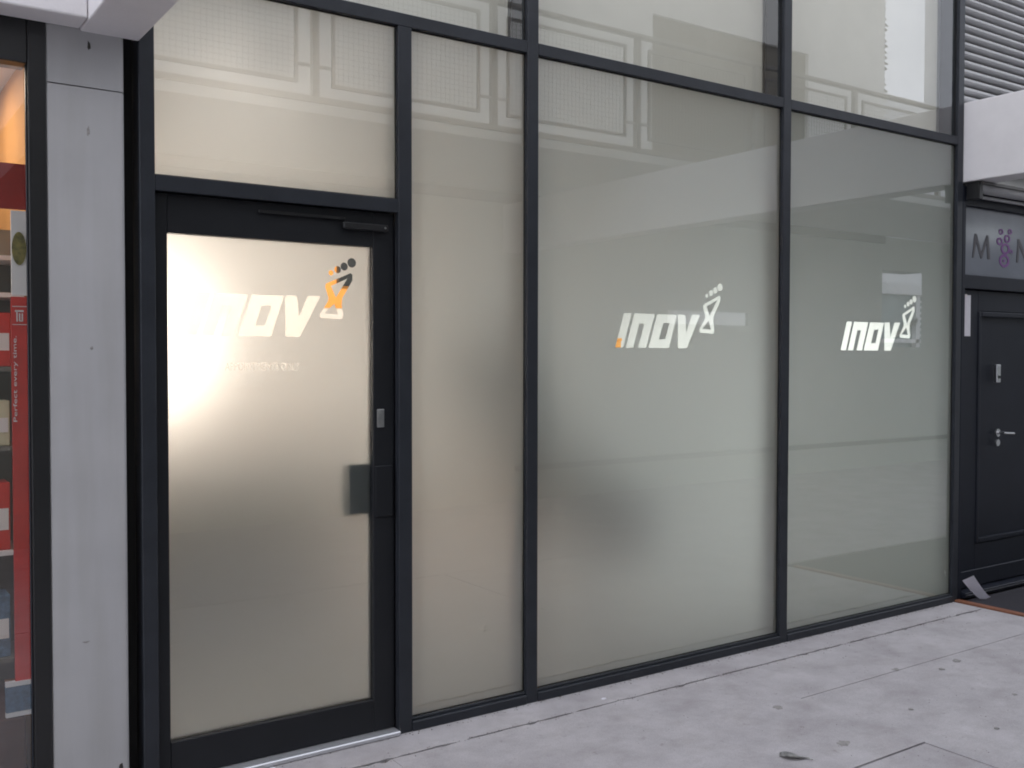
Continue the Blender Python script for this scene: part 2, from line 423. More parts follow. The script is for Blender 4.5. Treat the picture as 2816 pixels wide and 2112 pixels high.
# ------------------------------------------------------------------ shell of the shop interior
tag(box('interior_floor', -1.3, 8.6, 0.205, 3.05, -0.03, 0.012, CARPET), kind='structure')
tag(box('interior_back_wall', -1.3, 8.8, 3.05, 3.2, -0.03, 2.81, PLASTER), kind='structure')
tag(box('interior_side_wall', -1.3, -1.06, 0.16, 3.045, 0.014, 2.805, PLASTER), kind='structure')
tag(box('interior_party_wall', 8.6, 8.8, 0.205, 3.045, 0.014, 2.805, PLASTER), kind='structure')
tag(box('interior_ceiling', -1.3, 8.8, 0.135, 3.2, 2.812, 2.84, CEILM), kind='structure')
tag(box('interior_floor_edge', -1.0, 3.84, 0.136, 0.2045, -0.03, 0.012, CARPET), kind='structure')
tag(box('interior_front_wall', 5.26, 8.8, 0.0, 0.2, 0.0, 2.805, PLASTER), kind='structure')
tag(box('upper_room_wall', -1.3, 4.0, 0.34, 0.5, 2.845, 4.6, PLASTER), kind='structure')

# ------------------------------------------------------------------ glazed shopfront
FY, GY = 0.0, 0.024          # front of the frame, plane of the glass
front = empty('glazed_shopfront', (1.4, 0, 0), 'tall dark-framed glazed shopfront with four frosted bays and a door', 'shopfront')
MX = {'m1': (-1.043, -0.992), 'm2': (-0.060, 0.0), 'm3': (0.5615, 0.6194), 'm4': (2.193, 2.2515), 'm5': (3.776, 3.834)}
ZT0, ZT1 = 2.80, 2.8505
def mullion(x0, x1, z0, z1):
    bm = bmesh.new()
    add_box(bm, x0, x1, FY, GY - 0.001, z0, z1, 0.0025)
    add_box(bm, x0 + 0.02, x1 - 0.02, GY - 0.0005, GY + 0.0085, z0, z1)
    add_box(bm, x0 + 0.004, x1 - 0.004, GY + 0.009, 0.135, z0, z1, 0.002)
    return fin(bm, 'mullion', FRAME, front)
mullion(*MX['m1'], 0.0, 4.2)
mullion(*MX['m2'], 0.0, ZT0 - 0.001)
for k in ('m3', 'm4', 'm5'): mullion(*MX[k], 0.0, 4.2)
def rail(name, x0, x1, z0, z1, deep=0.11):
    bm = bmesh.new()
    add_box(bm, x0, x1, FY + 0.0015, GY - 0.001, z0, z1, 0.002)
    add_box(bm, x0, x1, GY + 0.009, deep, z0 + 0.003, z1 - 0.003, 0.0015)
    return fin(bm, name, FRAME, front)
e = 0.0005
spans = [(MX['m1'][1], MX['m3'][0]), (MX['m3'][1], MX['m4'][0]), (MX['m4'][1], MX['m5'][0])]
for a, b in spans:
    rail('transom_rail', a + e, b - e, ZT0, ZT1)
    rail('top_rail', a + e, b - e, 4.14, 4.2)
rail('door_head', MX['m1'][1] + e, MX['m2'][0] - e, 2.069, 2.122)
bays = [(MX['m2'][1], MX['m3'][0]), (MX['m3'][1], MX['m4'][0]), (MX['m4'][1], MX['m5'][0])]
for a, b in bays:
    bm = bmesh.new()
    add_box(bm, a + e, b - e, FY - 0.004, GY - 0.001, 0.0, 0.040, 0.003)
    add_box(bm, a + e, b - e, GY + 0.009, 0.11, 0.004, 0.043, 0.003)
    fin(bm, 'sill_rail', FRAME, front)
    # glazing bead on the sill
    box('glazing_bead', a + 0.002, b - 0.002, 0.009, GY - 0.002, 0.0405, 0.051, FRAME, front, 0.002)
# panes
PZ0 = 0.045
for a, b in bays: pane('glass_pane', a - 0.012, b + 0.012, GY, PZ0, ZT0 + 0.002, front)
pane('glass_pane', MX['m1'][1] - 0.012, MX['m2'][0] + 0.012, GY, 2.119, ZT0 + 0.002, front)
for a, b in spans: pane('glass_pane', a - 0.012, b + 0.012, GY, ZT1 - 0.002, 4.142, front)
GASKET = principled('rubber_gasket', (0.008, 0.008, 0.008), 0.7)
def gasket(x0, x1, z0, z1, y=GY):
    bm = bmesh.new(); w = 0.005
    for a in ((x0, x0 + w, z0, z1), (x1 - w, x1, z0, z1), (x0 + w, x1 - w, z0, z0 + w), (x0 + w, x1 - w, z1 - w, z1)):
        add_box(bm, a[0], a[1], y - 0.003, y - 0.0004, a[2], a[3])
    return fin(bm, 'gasket', GASKET, front)
for a, b in bays: gasket(a + 0.0003, b - 0.0003, 0.0515, ZT0 - 0.0003)
gasket(MX['m1'][1] + 0.0003, MX['m2'][0] - 0.0003, 2.1225, ZT0 - 0.0003)
for a, b in spans: gasket(a + 0.0003, b - 0.0003, ZT1 + 0.0003, 4.139)
# frosted film on the back of the panes; the logo is cut out of it and left clear
def film(a, b, y, z0, z1, logos, texts, parent, mat=None):
    rect = [(a, z0), (b, z0), (b, z1), (a, z1)]
    loops = [rect]
    for ox, oz, s in logos: loops += logo_loops(ox, oz, s)
    return curve_sheet('frosted_film', loops, texts, y, 0.0008, mat or FILM, parent)
def logo(parent, y, ox, oz, s):
    return curve_sheet('logo', logo_loops(ox, oz, s), [], y, 0.0003, INLAY, parent)
FYL = GY + 0.0075
film(MX['m1'][1] - 0.012, MX['m2'][0] + 0.012, FYL, 2.119, ZT0 + 0.002, [], [], front)
film(bays[0][0] - 0.012, bays[0][1] + 0.012, FYL, PZ0, ZT0 + 0.002, [], [], front)
L3 = (1.0807, 1.5485, 1.0); L4 = (2.712, 1.545, 1.0)
f3 = film(bays[1][0] - 0.012, bays[1][1] + 0.012, FYL, PZ0, ZT0 + 0.002, [L3], [], front); logo(f3, FYL, *L3)
f4 = film(bays[2][0] - 0.012, bays[2][1] + 0.012, FYL, PZ0, ZT0 + 0.002, [L4], [], front); logo(f4, FYL, *L4)

# door: its leaf sits 35 mm back in the frame
DY = 0.032
bm = bmesh.new()
DX0, DX1, DZ0, DZ1 = -0.990, -0.064, 0.022, 2.066
GX0, GX1, GZ0, GZ1 = -0.944, -0.156, 0.150, 1.931
add_box(bm, DX0, GX0, DY, DY + 0.05, DZ0, DZ1, 0.003)
add_box(bm, GX1, DX1, DY, DY + 0.05, DZ0, DZ1, 0.003)
add_box(bm, GX0 + e, GX1 - e, DY + 0.001, DY + 0.05, GZ1, DZ1, 0.002)
add_box(bm, GX0 + e, GX1 - e, DY + 0.001, DY + 0.05, DZ0, GZ0, 0.002)
door = fin(bm, 'door', DOORF, front)
door['label'] = 'dark framed glass door lit warm from inside'
def doorfin(o): return o
pane('glass_pane', GX0 - 0.004, GX1 + 0.004, DY + 0.022, GZ0 - 0.004, GZ1 + 0.004, front).parent = front
dg = [o for o in COL.objects if o.name.startswith('glass_pane')][-1]
def reparent(o, newp):
    """meshes were written in the shopfront's frame; the door mesh shares that frame"""
    o.parent = newp
    if newp is door: 
        o.location = (0, 0, 0)
front_off = Vector(front.location)
# door mesh origin is at the shopfront's origin, so children of the door keep the same local frame
reparent(dg, door)
LD = (-0.881, 1.578, 0.95)
tb = text_beziers('APPOINTMENTS ONLY', -0.735, -0.447, 1.452, 1.481)
df = film(GX0 - 0.004, GX1 + 0.004, DY + 0.030, GZ0 - 0.004, GZ1 + 0.004, [LD], tb, front, FILM_DOOR); reparent(df, door)
dl = logo(front, DY + 0.030, *LD); reparent(dl, door)
dt = curve_sheet('lettering', [], tb, DY + 0.030, 0.0003, INLAY, front); reparent(dt, door)
bm = bmesh.new()      # cylinder lock: escutcheon and keyway boss
add_box(bm, -0.142, -0.110, DY - 0.006, DY - 0.0005, 1.226, 1.298, 0.003, 2)
add_tube(bm, (-0.126, DY - 0.010, 1.275), (-0.126, DY - 0.004, 1.275), 0.009, 14)
reparent(fin(bm, 'lock', STEEL, front), door)
bm = bmesh.new()      # rebate behind the leaf
add_box(bm, -0.992, -0.062, 0.0835, 0.11, 2.035, 2.1215, 0.002); add_box(bm, -1.0, -0.965, 0.0835, 0.11, 0.02, 2.034, 0.002); add_box(bm, -0.085, -0.05, 0.0835, 0.11, 0.02, 2.034, 0.002)
fin(bm, 'door_stop', FRAME, front)
reparent(box('lock_case', -0.247, -0.157, DY + 0.036, DY + 0.085, 0.885, 1.082, BLACKF, front, 0.004), door)
reparent(box('push_plate', -0.150, -0.072, DY - 0.007, DY - 0.0005, 0.872, 1.075, DOORF, front, 0.003), door)
bm = bmesh.new()      # slim closer on the top rail, its arm and end screw
add_box(bm, -0.29, -0.10, DY - 0.024, DY - 0.0005, 1.992, 2.018, 0.004)
add_box(bm, -0.62, -0.28, DY - 0.014, DY - 0.004, 2.026, 2.036, 0.002)
reparent(fin(bm, 'door_closer', BLACKF, front), door)
bm = bmesh.new(); add_tube(bm, (-0.115, DY - 0.027, 2.005), (-0.115, DY - 0.024, 2.005), 0.004, 8)
reparent(fin(bm, 'closer_screw', STEEL, front), door)
box('threshold', MX['m1'][1] + e, MX['m2'][0] - e, -0.018, 0.082, 0.0005, 0.020, principled('threshold_aluminium', (0.6, 0.6, 0.62), 0.35, metal=0.6), front, 0.004)

# roller blinds drawn down behind the upper panes
for (a, b), where in zip(spans, ('above the door', 'above the widest frosted pane', 'next to the ribbed panel')):
    t = empty('roller_blind', ((a + b) / 2, 0.15, 2.85), 'cream blind behind the upper pane %s' % where, 'blind', 'cream blinds behind the upper panes')
    bm = bmesh.new()
    n = 26; x0, x1 = a + 0.006, b - 0.006
    for i in range(n):      # cloth with a faint sag
        pass
    cols = [(x0 + (x1 - x0) * i / n, 0.147 + 0.0025 * math.sin(i * 0.9)) for i in range(n + 1)]
    va = [bm.verts.new((x, y, 2.862)) for x, y in cols]; vb = [bm.verts.new((x, y, 4.10)) for x, y in cols]
    vc = [bm.verts.new((x, y + 0.002, 2.862)) for x, y in cols]; vd = [bm.verts.new((x, y + 0.002, 4.10)) for x, y in cols]
    for i in range(n):
        bm.faces.new((va[i], va[i + 1], vb[i + 1], vb[i])); bm.faces.new((vc[i + 1], vc[i], vd[i], vd[i + 1]))
        bm.faces.new((va[i + 1], va[i], vc[i], vc[i + 1])); bm.faces.new((vb[i], vb[i + 1], vd[i + 1], vd[i]))
    fin(bm, 'cloth', BLIND, t)
    box('hem_bar', x0, x1, 0.143, 0.156, 2.850, 2.861, BLIND, t, 0.002)
    tube('roller', (x0, 0.17, 4.13), (x1, 0.17, 4.13), 0.02, FRAME, t)
tag(box('upper_facade_wall', -1.3, 4.1, -0.01, 0.3, 4.205, 9.0, OPWALL), 'pale wall of the upper storey above the glazing', 'wall')  # unseen upper height raised to cut the sky light in the passage

# ------------------------------------------------------------------ pillar and beams
pil = empty('pillar', (-1.2, 0.05, 0), 'pale rendered pillar between the red shop and the dark door frame', 'pillar')
def pillar_block(z0, z1):
    r = 0.014
    pts = [(-1.329, 0.16), (-1.329, 0.004), (-1.325, 0.0)]
    cx = -1.090 - r
    for i in range(9):
        t = math.pi / 2 * i / 8
        pts.append((cx + r * math.sin(t), r - r * math.cos(t)))
    pts += [(-1.090, 0.16)]
    o = prism('pillar_block', pts, z0, z1, PILLAR, pil)
    return o
pillar_block(0.0, 2.379)
pillar_block(2.383, 2.62)
box('gap_strip', -1.0895, -1.0435, 0.085, 0.16, 0.0, 2.9, GAPFILL, pil)  # black strip closing the gap between pillar and door frame

def chip(x, z, rx, rz, mat, seed):
    rr = random.Random(seed); bm = bmesh.new(); n = 11
    pts = [(x + rx * rr.uniform(0.5, 1.2) * math.cos(2 * math.pi * i / n), z + rz * rr.uniform(0.5, 1.2) * math.sin(2 * math.pi * i / n)) for i in range(n)]
    lo = [bm.verts.new((a, -0.0004, c)) for a, c in pts]; hi = [bm.verts.new((x + (a - x) * 0.7, -0.0016, z + (c - z) * 0.7)) for a, c in pts]
    for i in range(n): bm.faces.new((lo[i], lo[(i + 1) % n], hi[(i + 1) % n], hi[i]))
    bm.faces.new(hi[::-1]); bmesh.ops.recalc_face_normals(bm, faces=bm.faces)
    return fin(bm, 'chipped_spot', mat, pil)
for i, (x, z, rx, rz) in enumerate(((-1.155, 0.10, 0.012, 0.016), (-1.118, 0.115, 0.008, 0.018), (-1.205, 2.24, 0.006, 0.02), (-1.20, 1.53, 0.007, 0.006), (-1.225, 0.56, 0.013, 0.004), (-1.20, 2.52, 0.007, 0.018), (-1.13, 0.05, 0.02, 0.012))):
    chip(x, z, rx, rz, JOINT if i in (0, 1, 5) else GUM, 40 + i)
chip(-1.148, 0.062, 0.016, 0.02, PAPER, 60)

def beam(name, x0, x1, y0, y1, z0, z1, label):
    o = box(name, x0, x1, y0, y1, z0, z1, BEAM, None, 0.006, 2)
    return tag(o, label, 'beam')
beam('concrete_beam', -1.227, -1.041, -4.99, 0.0035, 2.56, 3.06, 'pale beam crossing overhead from the pillar towards the viewer')
beam('concrete_beam', -4.0, -1.229, -0.13, -0.0035, 2.565, 3.06, 'white beam lying along the top of the red shop window')
beam('concrete_beam', 3.838, 4.03, -4.99, 0.06, 2.58, 3.062, 'white beam jutting out above the navy door')

# ------------------------------------------------------------------ neighbouring shop on the left
shop = empty('red_shopfront', (-1.4, 0, 0), 'black framed shop window with red displays beside the pillar', 'shopfront')
box('window_frame', -1.384, -1.3295, -0.002, 0.062, 0.0, 2.6195, BLACKF, shop, 0.003)
box('window_header', -3.6, -1.3845, -0.001, 0.10, 2.43, 2.6195, BLACKF, shop, 0.003)
box('window_sill', -3.6, -1.3845, -0.001, 0.10, 0.0, 0.05, BLACKF, shop, 0.003)
box('inner_bead', -1.389, -1.3845, 0.012, 0.029, 0.0505, 2.4295, FRAME, shop, 0.002)
pane('glass_pane', -3.6, -1.3845, 0.03, 0.05, 2.43, shop)
tag(box('red_shop_floor', -3.6, -1.33, 0.165, 2.6, -0.028, 0.01, BROWN), kind='structure')
tag(box('red_shop_back_wall', -3.6, -0.9, 2.6, 2.7, 0, 2.62, WARMW), kind='structure')
tag(box('red_shop_side_wall', -1.335, -1.305, 0.166, 2.595, 0.012, 2.55, WARMW), kind='structure')
tag(box('red_shop_ceiling', -3.6, -1.33, 0.165, 2.7, 2.55, 2.61, BEAM), kind='structure')
tag(box('red_shop_end_wall', -3.7, -3.61, 0.0, 2.7, 0, 2.6, WARMW), kind='structure')
sl = empty('ceiling_light', (-1.75, 0.7, 2.53), 'glowing ceiling light inside the red shop', 'ceiling light')
box('housing', -1.95, -1.55, 0.5, 0.9, 2.535, 2.549, BEAM, sl)
box('diffuser', -1.93, -1.57, 0.52, 0.88, 2.527, 2.534, SHOPGLOW, sl)
# display banner on a slim board just inside the glass
ban = empty('display_banner', (-1.40, 0.16, 0.3), 'tall red banner with white slogan and food picture inside the window', 'banner')
bx0, bx1, by = -1.414, -1.356, 0.172
box('board', bx0, bx1, by, by + 0.012, 0.30, 1.70, RED, ban)
box('header_board', bx0 - 0.12, bx1, by + 0.002, by + 0.014, 1.99, 2.14, DKRED, ban)
box('picture', bx0 + 0.002, bx1, by - 0.002, by + 0.010, 1.705, 1.985, WHITEP, ban)
curve_sheet('dish_photo', [[(x * 0.4 - 1.389 * 0.6, z) for x, z in circ(-1.389, 1.86, 0.055, 24)]], [], by - 0.004, 0.002, GREENP, ban)
curve_sheet('slogan', [], text_beziers('Perfect every time.', -1.411, -1.396, 1.285, 1.57, vertical=True), by - 0.002, 0.001, WHITEP, ban)
box('logo_rule', bx0 + 0.003, bx1 - 0.004, by - 0.002, by - 0.0005, 1.667, 1.669, WHITEP, ban)
box('logo_rule', bx0 + 0.003, bx1 - 0.004, by - 0.002, by - 0.0005, 1.607, 1.609, WHITEP, ban)
bm = bmesh.new()
add_box(bm, -1.399, -1.395, by - 0.002, by - 0.0005, 1.618, 1.656); add_box(bm, -1.403, -1.377, by - 0.002, by - 0.0005, 1.650, 1.656)
add_box(bm, -1.391, -1.387, by - 0.002, by - 0.0005, 1.618, 1.645); add_box(bm, -1.383, -1.379, by - 0.002, by - 0.0005, 1.618, 1.645); add_box(bm, -1.391, -1.379, by - 0.002, by - 0.0005, 1.618, 1.622)
fin(bm, 'logo', WHITEP, ban)
box('foot_label', bx0 - 0.03, bx1, by - 0.004, by + 0.014, 0.315, 0.40, BLUEP, ban)
box('label_border', bx0 - 0.03, bx1, by - 0.006, by + 0.014, 0.401, 0.416, WHITEP, ban)
box('label_border', bx0 - 0.03, bx1, by - 0.006, by + 0.014, 0.299, 0.314, WHITEP, ban)
tag(box('window_plinth', -3.5, -1.386, 0.16, 0.9, 0.012, 0.295, BROWN, None, 0.004), 'dark brown plinth under the red banner', 'plinth')
# shelf unit behind the banner with cartons
sh = empty('display_shelves', (-1.6, 0.5, 0.3), 'grey shelf unit behind the red banner', 'shelves')
box('backboard', -2.2, -1.34, 0.62, 0.64, 0.297, 1.97, GREYB, sh)
SZ = [0.42, 0.80, 1.17, 1.45, 1.71, 1.84]
for z in SZ: box('shelf', -2.2, -1.34, 0.40, 0.619, z, z + 0.016, WHITEP if z in (0.8, 1.71, 1.84) else GREYB, sh)
def carton(x0, x1, z, h, mat, lab, y0=0.42):
    t = empty('carton', ((x0 + x1) / 2, y0 + 0.06, z), lab, 'carton', 'cartons on the shelves of the red shop')
    box('carton_body', x0, x1, y0, y0 + 0.12, z, z + h, mat, t, 0.003)
    box('carton_label', x0 + 0.01, x1 - 0.006, y0 - 0.002, y0 - 0.0005, z + h * 0.3, z + h * 0.62, WHITEP, t)
carton(-1.497, -1.381, 1.4665, 0.19, RED, 'red carton on the shelf beside the white logo of the banner')
carton(-1.517, -1.387, 1.1865, 0.16, CREAMP, 'cream carton on the shelf beside the banner slogan')
carton(-1.487, -1.389, 0.8165, 0.24, RED, 'lower red carton on the shelf beside the plain part of the banner')
carton(-1.507, -1.392, 0.4365, 0.22, BLUEP, 'blue carton on the lowest shelf beside the banner')

# ------------------------------------------------------------------ inside the frosted shop
lamp = empty('floor_lamp', (-0.74, 1.25, 0.012), 'glowing warm floor lamp blurred behind the left edge of the door glass', 'lamp')
bm = bmesh.new(); add_tube(bm, (-0.74, 1.25, 0.012), (-0.74, 1.25, 0.035), 0.13, 20, 0.12); add_tube(bm, (-0.74, 1.25, 0.035), (-0.74, 1.25, 1.5), 0.012, 8)
fin(bm, 'stand', DARKFAB, lamp)
bm = bmesh.new(); add_tube(bm, (-0.74, 1.25, 1.36), (-0.74, 1.25, 1.82), 0.17, 24, 0.13, cap=False); fin(bm, 'shade', LAMPSHADE, lamp, True)
ctr = empty('reception_counter', (-0.2, 1.3, 0.012), 'dark reception counter blurred behind the lower half of the door', 'counter')
box('counter_front', -0.92, 0.45, 1.55, 1.60, 0.014, 1.03, COUNTER, ctr, 0.004)
box('counter_top', -0.94, 0.47, 1.50, 2.05, 1.031, 1.07, PALEWOOD, ctr, 0.004)
pf = empty('wooden_cabinet', (1.27, 1.8, 0.012), 'pale wooden cabinet blurred behind the narrow frosted pane', 'cabinet')
box('carcass', 0.92, 1.62, 1.62, 2.05, 0.06, 0.86, PALEWOOD, pf, 0.006)
box('plinth', 0.94, 1.60, 1.64, 2.03, 0.013, 0.059, COUNTER, pf)
ch = empty('office_chair', (1.42, 0.68, 0.012), 'dark high-backed chair blurred behind the widest frosted pane', 'chair')
bm = bmesh.new()
def slabchair(bm, c, sx, sy, sz, rx, ry, rz):
    fs0 = set(bm.verts)
    add_box(bm, -sx, sx, -sy, sy, -sz, sz, min(sx, sy, sz) * 0.7, 3)
    vs = [v for v in bm.verts if v not in fs0]
    mat = Matrix.Translation(c) @ Matrix.Rotation(rz, 4, 'Z') @ Matrix.Rotation(ry, 4, 'Y') @ Matrix.Rotation(rx, 4, 'X')
    bmesh.ops.transform(bm, matrix=mat, verts=vs)
slabchair(bm, Vector((1.04, 0.80, 1.16)), 0.22, 0.09, 0.52, 0.0, -0.62, 0.0); fin(bm, 'backrest', DARKFAB, ch, True)
bm = bmesh.new(); slabchair(bm, Vector((1.42, 0.72, 0.70)), 0.36, 0.26, 0.20, 0, 0.55, 0); fin(bm, 'seat', DARKFAB, ch, True)
bm = bmesh.new(); add_tube(bm, (1.42, 0.68, 0.10), (1.42, 0.68, 0.5), 0.03, 10)
for k in range(5):
    a = k * 2 * math.pi / 5; add_tube(bm, (1.42, 0.68, 0.10), (1.42 + 0.28 * math.cos(a), 0.68 + 0.28 * math.sin(a), 0.05), 0.02, 6)
fin(bm, 'base', DARKFAB, ch)
tv = empty('wall_screen', (1.5, 3.03, 2.0), 'black screen on the back wall seen through the toes of the door logo', 'screen')
box('panel', 1.069, 2.1, 3.0, 3.045, 2.012, 2.55, SCREEN, tv, 0.004)
box('bezel', 1.06, 2.11, 2.985, 2.9995, 2.004, 2.0115, SCREEN, tv)
op = empty('orange_poster', (1.1, 3.04, 1.9), 'orange poster on the back wall seen through the door logo', 'poster')
box('sheet', 0.957, 1.36, 3.040, 3.049, 1.85, 2.32, ORANGE, op)
oc = empty('orange_box', (3.66, 2.9, 0.9), 'orange box on a stand seen through the foot of the window logo', 'box')
box('box_body', 3.40, 3.56, 2.86, 3.04, 1.40, 1.640, ORANGE, oc, 0.004)
box('box_lid', 3.395, 3.565, 2.855, 3.045, 1.641, 1.665, ORANGE, oc, 0.003)
box('stand', 3.42, 3.54, 2.87, 3.03, 0.013, 1.399, PLASTER, oc)
def added_spot(x, y, aim, watts, col, lb, cone=125):
    """unseen spotlight added behind the glazing to brighten the room and panes"""
    t = empty('added_spotlight', (x, y, 2.79), lb, 'spotlight', 'added unseen spotlights inside the shop')
    d = (Vector(aim) - Vector((x, y, 2.70))).normalized(); p = Vector((x, y, 2.70))
    bm = bmesh.new(); add_tube(bm, p - d * 0.06, p + d * 0.05, 0.035, 12, 0.045, cap=False); fin(bm, 'can', FRAME, t)
    tube('stem', (x, y, 2.71), (x, y, 2.811), 0.008, FRAME, t, 6)
    ld = bpy.data.lights.new('spot_beam', 'SPOT'); ld.energy = watts * LK; ld.color = col; ld.spot_size = math.radians(cone); ld.spot_blend = 0.9; ld.shadow_soft_size = 0.03
    lo = bpy.data.objects.new('spot_beam', ld); COL.objects.link(lo); lo.parent = t
    lo.location = p + d * 0.055 - Vector(t.location); lo.rotation_euler = d.to_track_quat('-Z', 'Y').to_euler()
NEU = (0.97, 1.0, 1.0)
added_spot(-0.45, 0.42, (0.1, 3.0, 1.95), 400, (1.0, 0.82, 0.69), 'added unseen warm spotlight brightening the back wall behind the lit door', 88)
added_spot(0.85, 0.42, (1.28, 1.7, 0.42), 130, (1.0, 0.86, 0.74), 'added unseen spotlight brightening the cabinet behind the narrow frosted pane', 46)
added_spot(2.2, 0.42, (2.9, 2.3, 0.0), 58, NEU, 'added unseen spotlight brightening the room behind the widest frosted pane')
added_spot(3.6, 0.42, (4.6, 2.2, 0.0), 150, NEU, 'added unseen spotlight brightening the room behind the last frosted pane')
added_spot(5.6, 0.5, (6.2, 2.4, 0.0), 165, NEU, 'added unseen spotlight brightening the last frosted pane from behind the wall of the navy door')
added_spot(7.4, 0.5, (7.6, 2.4, 0.0), 165, NEU, 'added unseen spotlight brightening the last frosted pane from the far end of the shop')

# ------------------------------------------------------------------ right-hand entrance
ent = empty('entrance_door', (4.4, 0.06, 0), 'navy panelled door with a fanlight beside the frosted windows', 'door')
EY = 0.05
box('frame_post', 3.836, 3.872, 0.0, 0.12, 0.0, 2.56, NAVY, ent, 0.003)
box('frame_head', 3.8725, 5.2, 0.01, 0.12, 2.446, 2.56, NAVY, ent, 0.003)
box('frame_rail', 3.8725, 5.2, 0.02, 0.12, 1.935, 2.022, NAVY, ent, 0.004)
box('fanlight', 3.8725, 5.2, 0.045, 0.055, 2.0225, 2.4455, DOORGLASS, ent)
box('frame_post', 5.2005, 5.26, 0.0, 0.12, 0.0, 2.56, NAVY, ent, 0.003)
# leaf: stiles and rails with a sunk panel and a raised moulding
bm = bmesh.new()
LX0, LX1, LZ0, LZ1 = 3.878, 5.19, 0.05, 1.930
add_box(bm, LX0, 4.10, EY, EY + 0.045, LZ0, LZ1, 0.003)
add_box(bm, 4.96, LX1, EY, EY + 0.045, LZ0, LZ1, 0.003)
add_box(bm, 4.1005, 4.9595, EY + 0.001, EY + 0.045, 1.80, LZ1, 0.003)
add_box(bm, 4.1005, 4.9595, EY + 0.001, EY + 0.045, LZ0, 0.32, 0.003)
fin(bm, 'leaf', NAVY, ent)
box('door_panel', 4.101, 4.959, EY + 0.02, EY + 0.04, 0.321, 1.799, NAVY, ent)
bm = bmesh.new()
for a in ((4.1012, 4.135, 0.3215, 1.7985), (4.925, 4.9588, 0.3215, 1.7985), (4.1355, 4.9245, 1.766, 1.7985), (4.1355, 4.9245, 0.3215, 0.354)):
    add_box(bm, a[0], a[1], EY - 0.006, EY + 0.019, a[2], a[3], 0.006, 2)
fin(bm, 'moulding', NAVY, ent)
box('kick_rail', LX0, LX1, EY - 0.012, EY - 0.0005, 0.055, 0.16, NAVY, ent, 0.004)
box('door_sill', 3.8725, 5.2, -0.03, 0.12, 0.012, 0.048, NAVY, ent, 0.004)
box('sill_trim', 3.8725, 5.2, -0.036, -0.0305, 0.030, 0.036, STEEL, ent)
bm = bmesh.new()
add_box(bm, 4.29, 4.335, EY - 0.024, EY - 0.0005, 1.345, 1.462, 0.005, 2)
fin(bm, 'intercom', STEEL, ent)
box('intercom_button', 4.300, 4.325, EY - 0.028, EY - 0.0245, 1.372, 1.39, SCREEN, ent, 0.001)
bm = bmesh.new()
add_tube(bm, (4.335, EY - 0.003, 1.02), (4.335, EY - 0.012, 1.02), 0.026, 16)
add_tube(bm, (4.335, EY - 0.012, 1.02), (4.335, EY - 0.05, 1.02), 0.009, 8)
add_tube(bm, (4.325, EY - 0.05, 1.02), (4.45, EY - 0.05, 1.012), 0.009, 8)
add_tube(bm, (4.335, EY - 0.003, 0.955), (4.335, EY - 0.012, 0.955), 0.022, 16)
bmesh.ops.recalc_face_normals(bm, faces=bm.faces)
fin(bm, 'handle', STEEL, ent)
# fanlight lettering: grey serif-like M, purple ornament, start of the next letter
curve_sheet('fanlight_letter', [[(4.015 + (x - 4.02) * 0.93, 2.132 + (z - 2.10) * 0.66) for x, z in ((4.02, 2.10), (4.045, 2.33), (4.07, 2.33), (4.13, 2.16), (4.19, 2.33), (4.215, 2.33), (4.24, 2.10), (4.205, 2.10), (4.193, 2.25), (4.137, 2.10), (4.123, 2.10), (4.065, 2.25), (4.04, 2.10))]], [], 0.0435, 0.002, GREYV, ent)
curve_sheet('fanlight_letter', [[(4.53 + (x - 4.56) * 0.9, 2.132 + (z - 2.10) * 0.66) for x, z in ((4.56, 2.10), (4.575, 2.33), (4.60, 2.33), (4.70, 2.15), (4.715, 2.33), (4.735, 2.33), (4.72, 2.10), (4.69, 2.10), (4.60, 2.26), (4.585, 2.10))]], [], 0.0435, 0.002, GREYV, ent)
loops = []
for cx, cz, r in ((4.40, 2.115, 0.058), (4.40, 2.115, 0.036), (4.41, 2.22, 0.05), (4.41, 2.22, 0.03), (4.345, 2.28, 0.034), (4.345, 2.28, 0.018), (4.43, 2.31, 0.036), (4.43, 2.31, 0.018), (4.36, 2.365, 0.026), (4.36, 2.365, 0.012), (4.46, 2.375, 0.024), (4.46, 2.375, 0.010), (4.475, 2.2, 0.02), (4.475, 2.2, 0.008), (4.395, 2.115, 0.014)):
    loops.append([(4.385 + (x - 4.4) * 1.05, 2.09 + (z - 2.057) * 0.74) for x, z in circ(cx, cz, r)])
curve_sheet('fanlight_ornament', loops, [], 0.0435, 0.002, PURPLE, ent)
nt_ = empty('notice', (3.94, 0.04, 1.62), 'blank white paper notice taped to the navy door frame', 'notice')
box('sheet', 3.884, 4.012, EY - 0.003, EY - 0.0006, 1.64, 1.897, PAPER, nt_)
box('tape', 3.92, 3.97, EY - 0.0042, EY - 0.0031, 1.885, 1.902, WHITEP, nt_)
# roller tube of a shutter under the beam
rt = empty('shutter_tube', (4.6, -0.05, 2.6), 'pale round shutter tube above the navy door', 'shutter')
bm = bmesh.new(); add_tube(bm, (3.90, -0.055, 2.545), (5.3, -0.055, 2.545), 0.034, 18); bmesh.ops.recalc_face_normals(bm, faces=bm.faces)
fin(bm, 'tube', SHEET, rt, True)
box('bottom_bar', 3.90, 5.3, -0.03, -0.008, 2.49, 2.508, SHEET, rt, 0.003)
box('bracket', 3.86, 3.90, -0.09, -0.005, 2.47, 2.575, BLACKF, rt, 0.003)
box('soffit_panel', 3.872, 5.3, -0.10, 0.12, 2.5605, 2.578, SHEETD, rt)
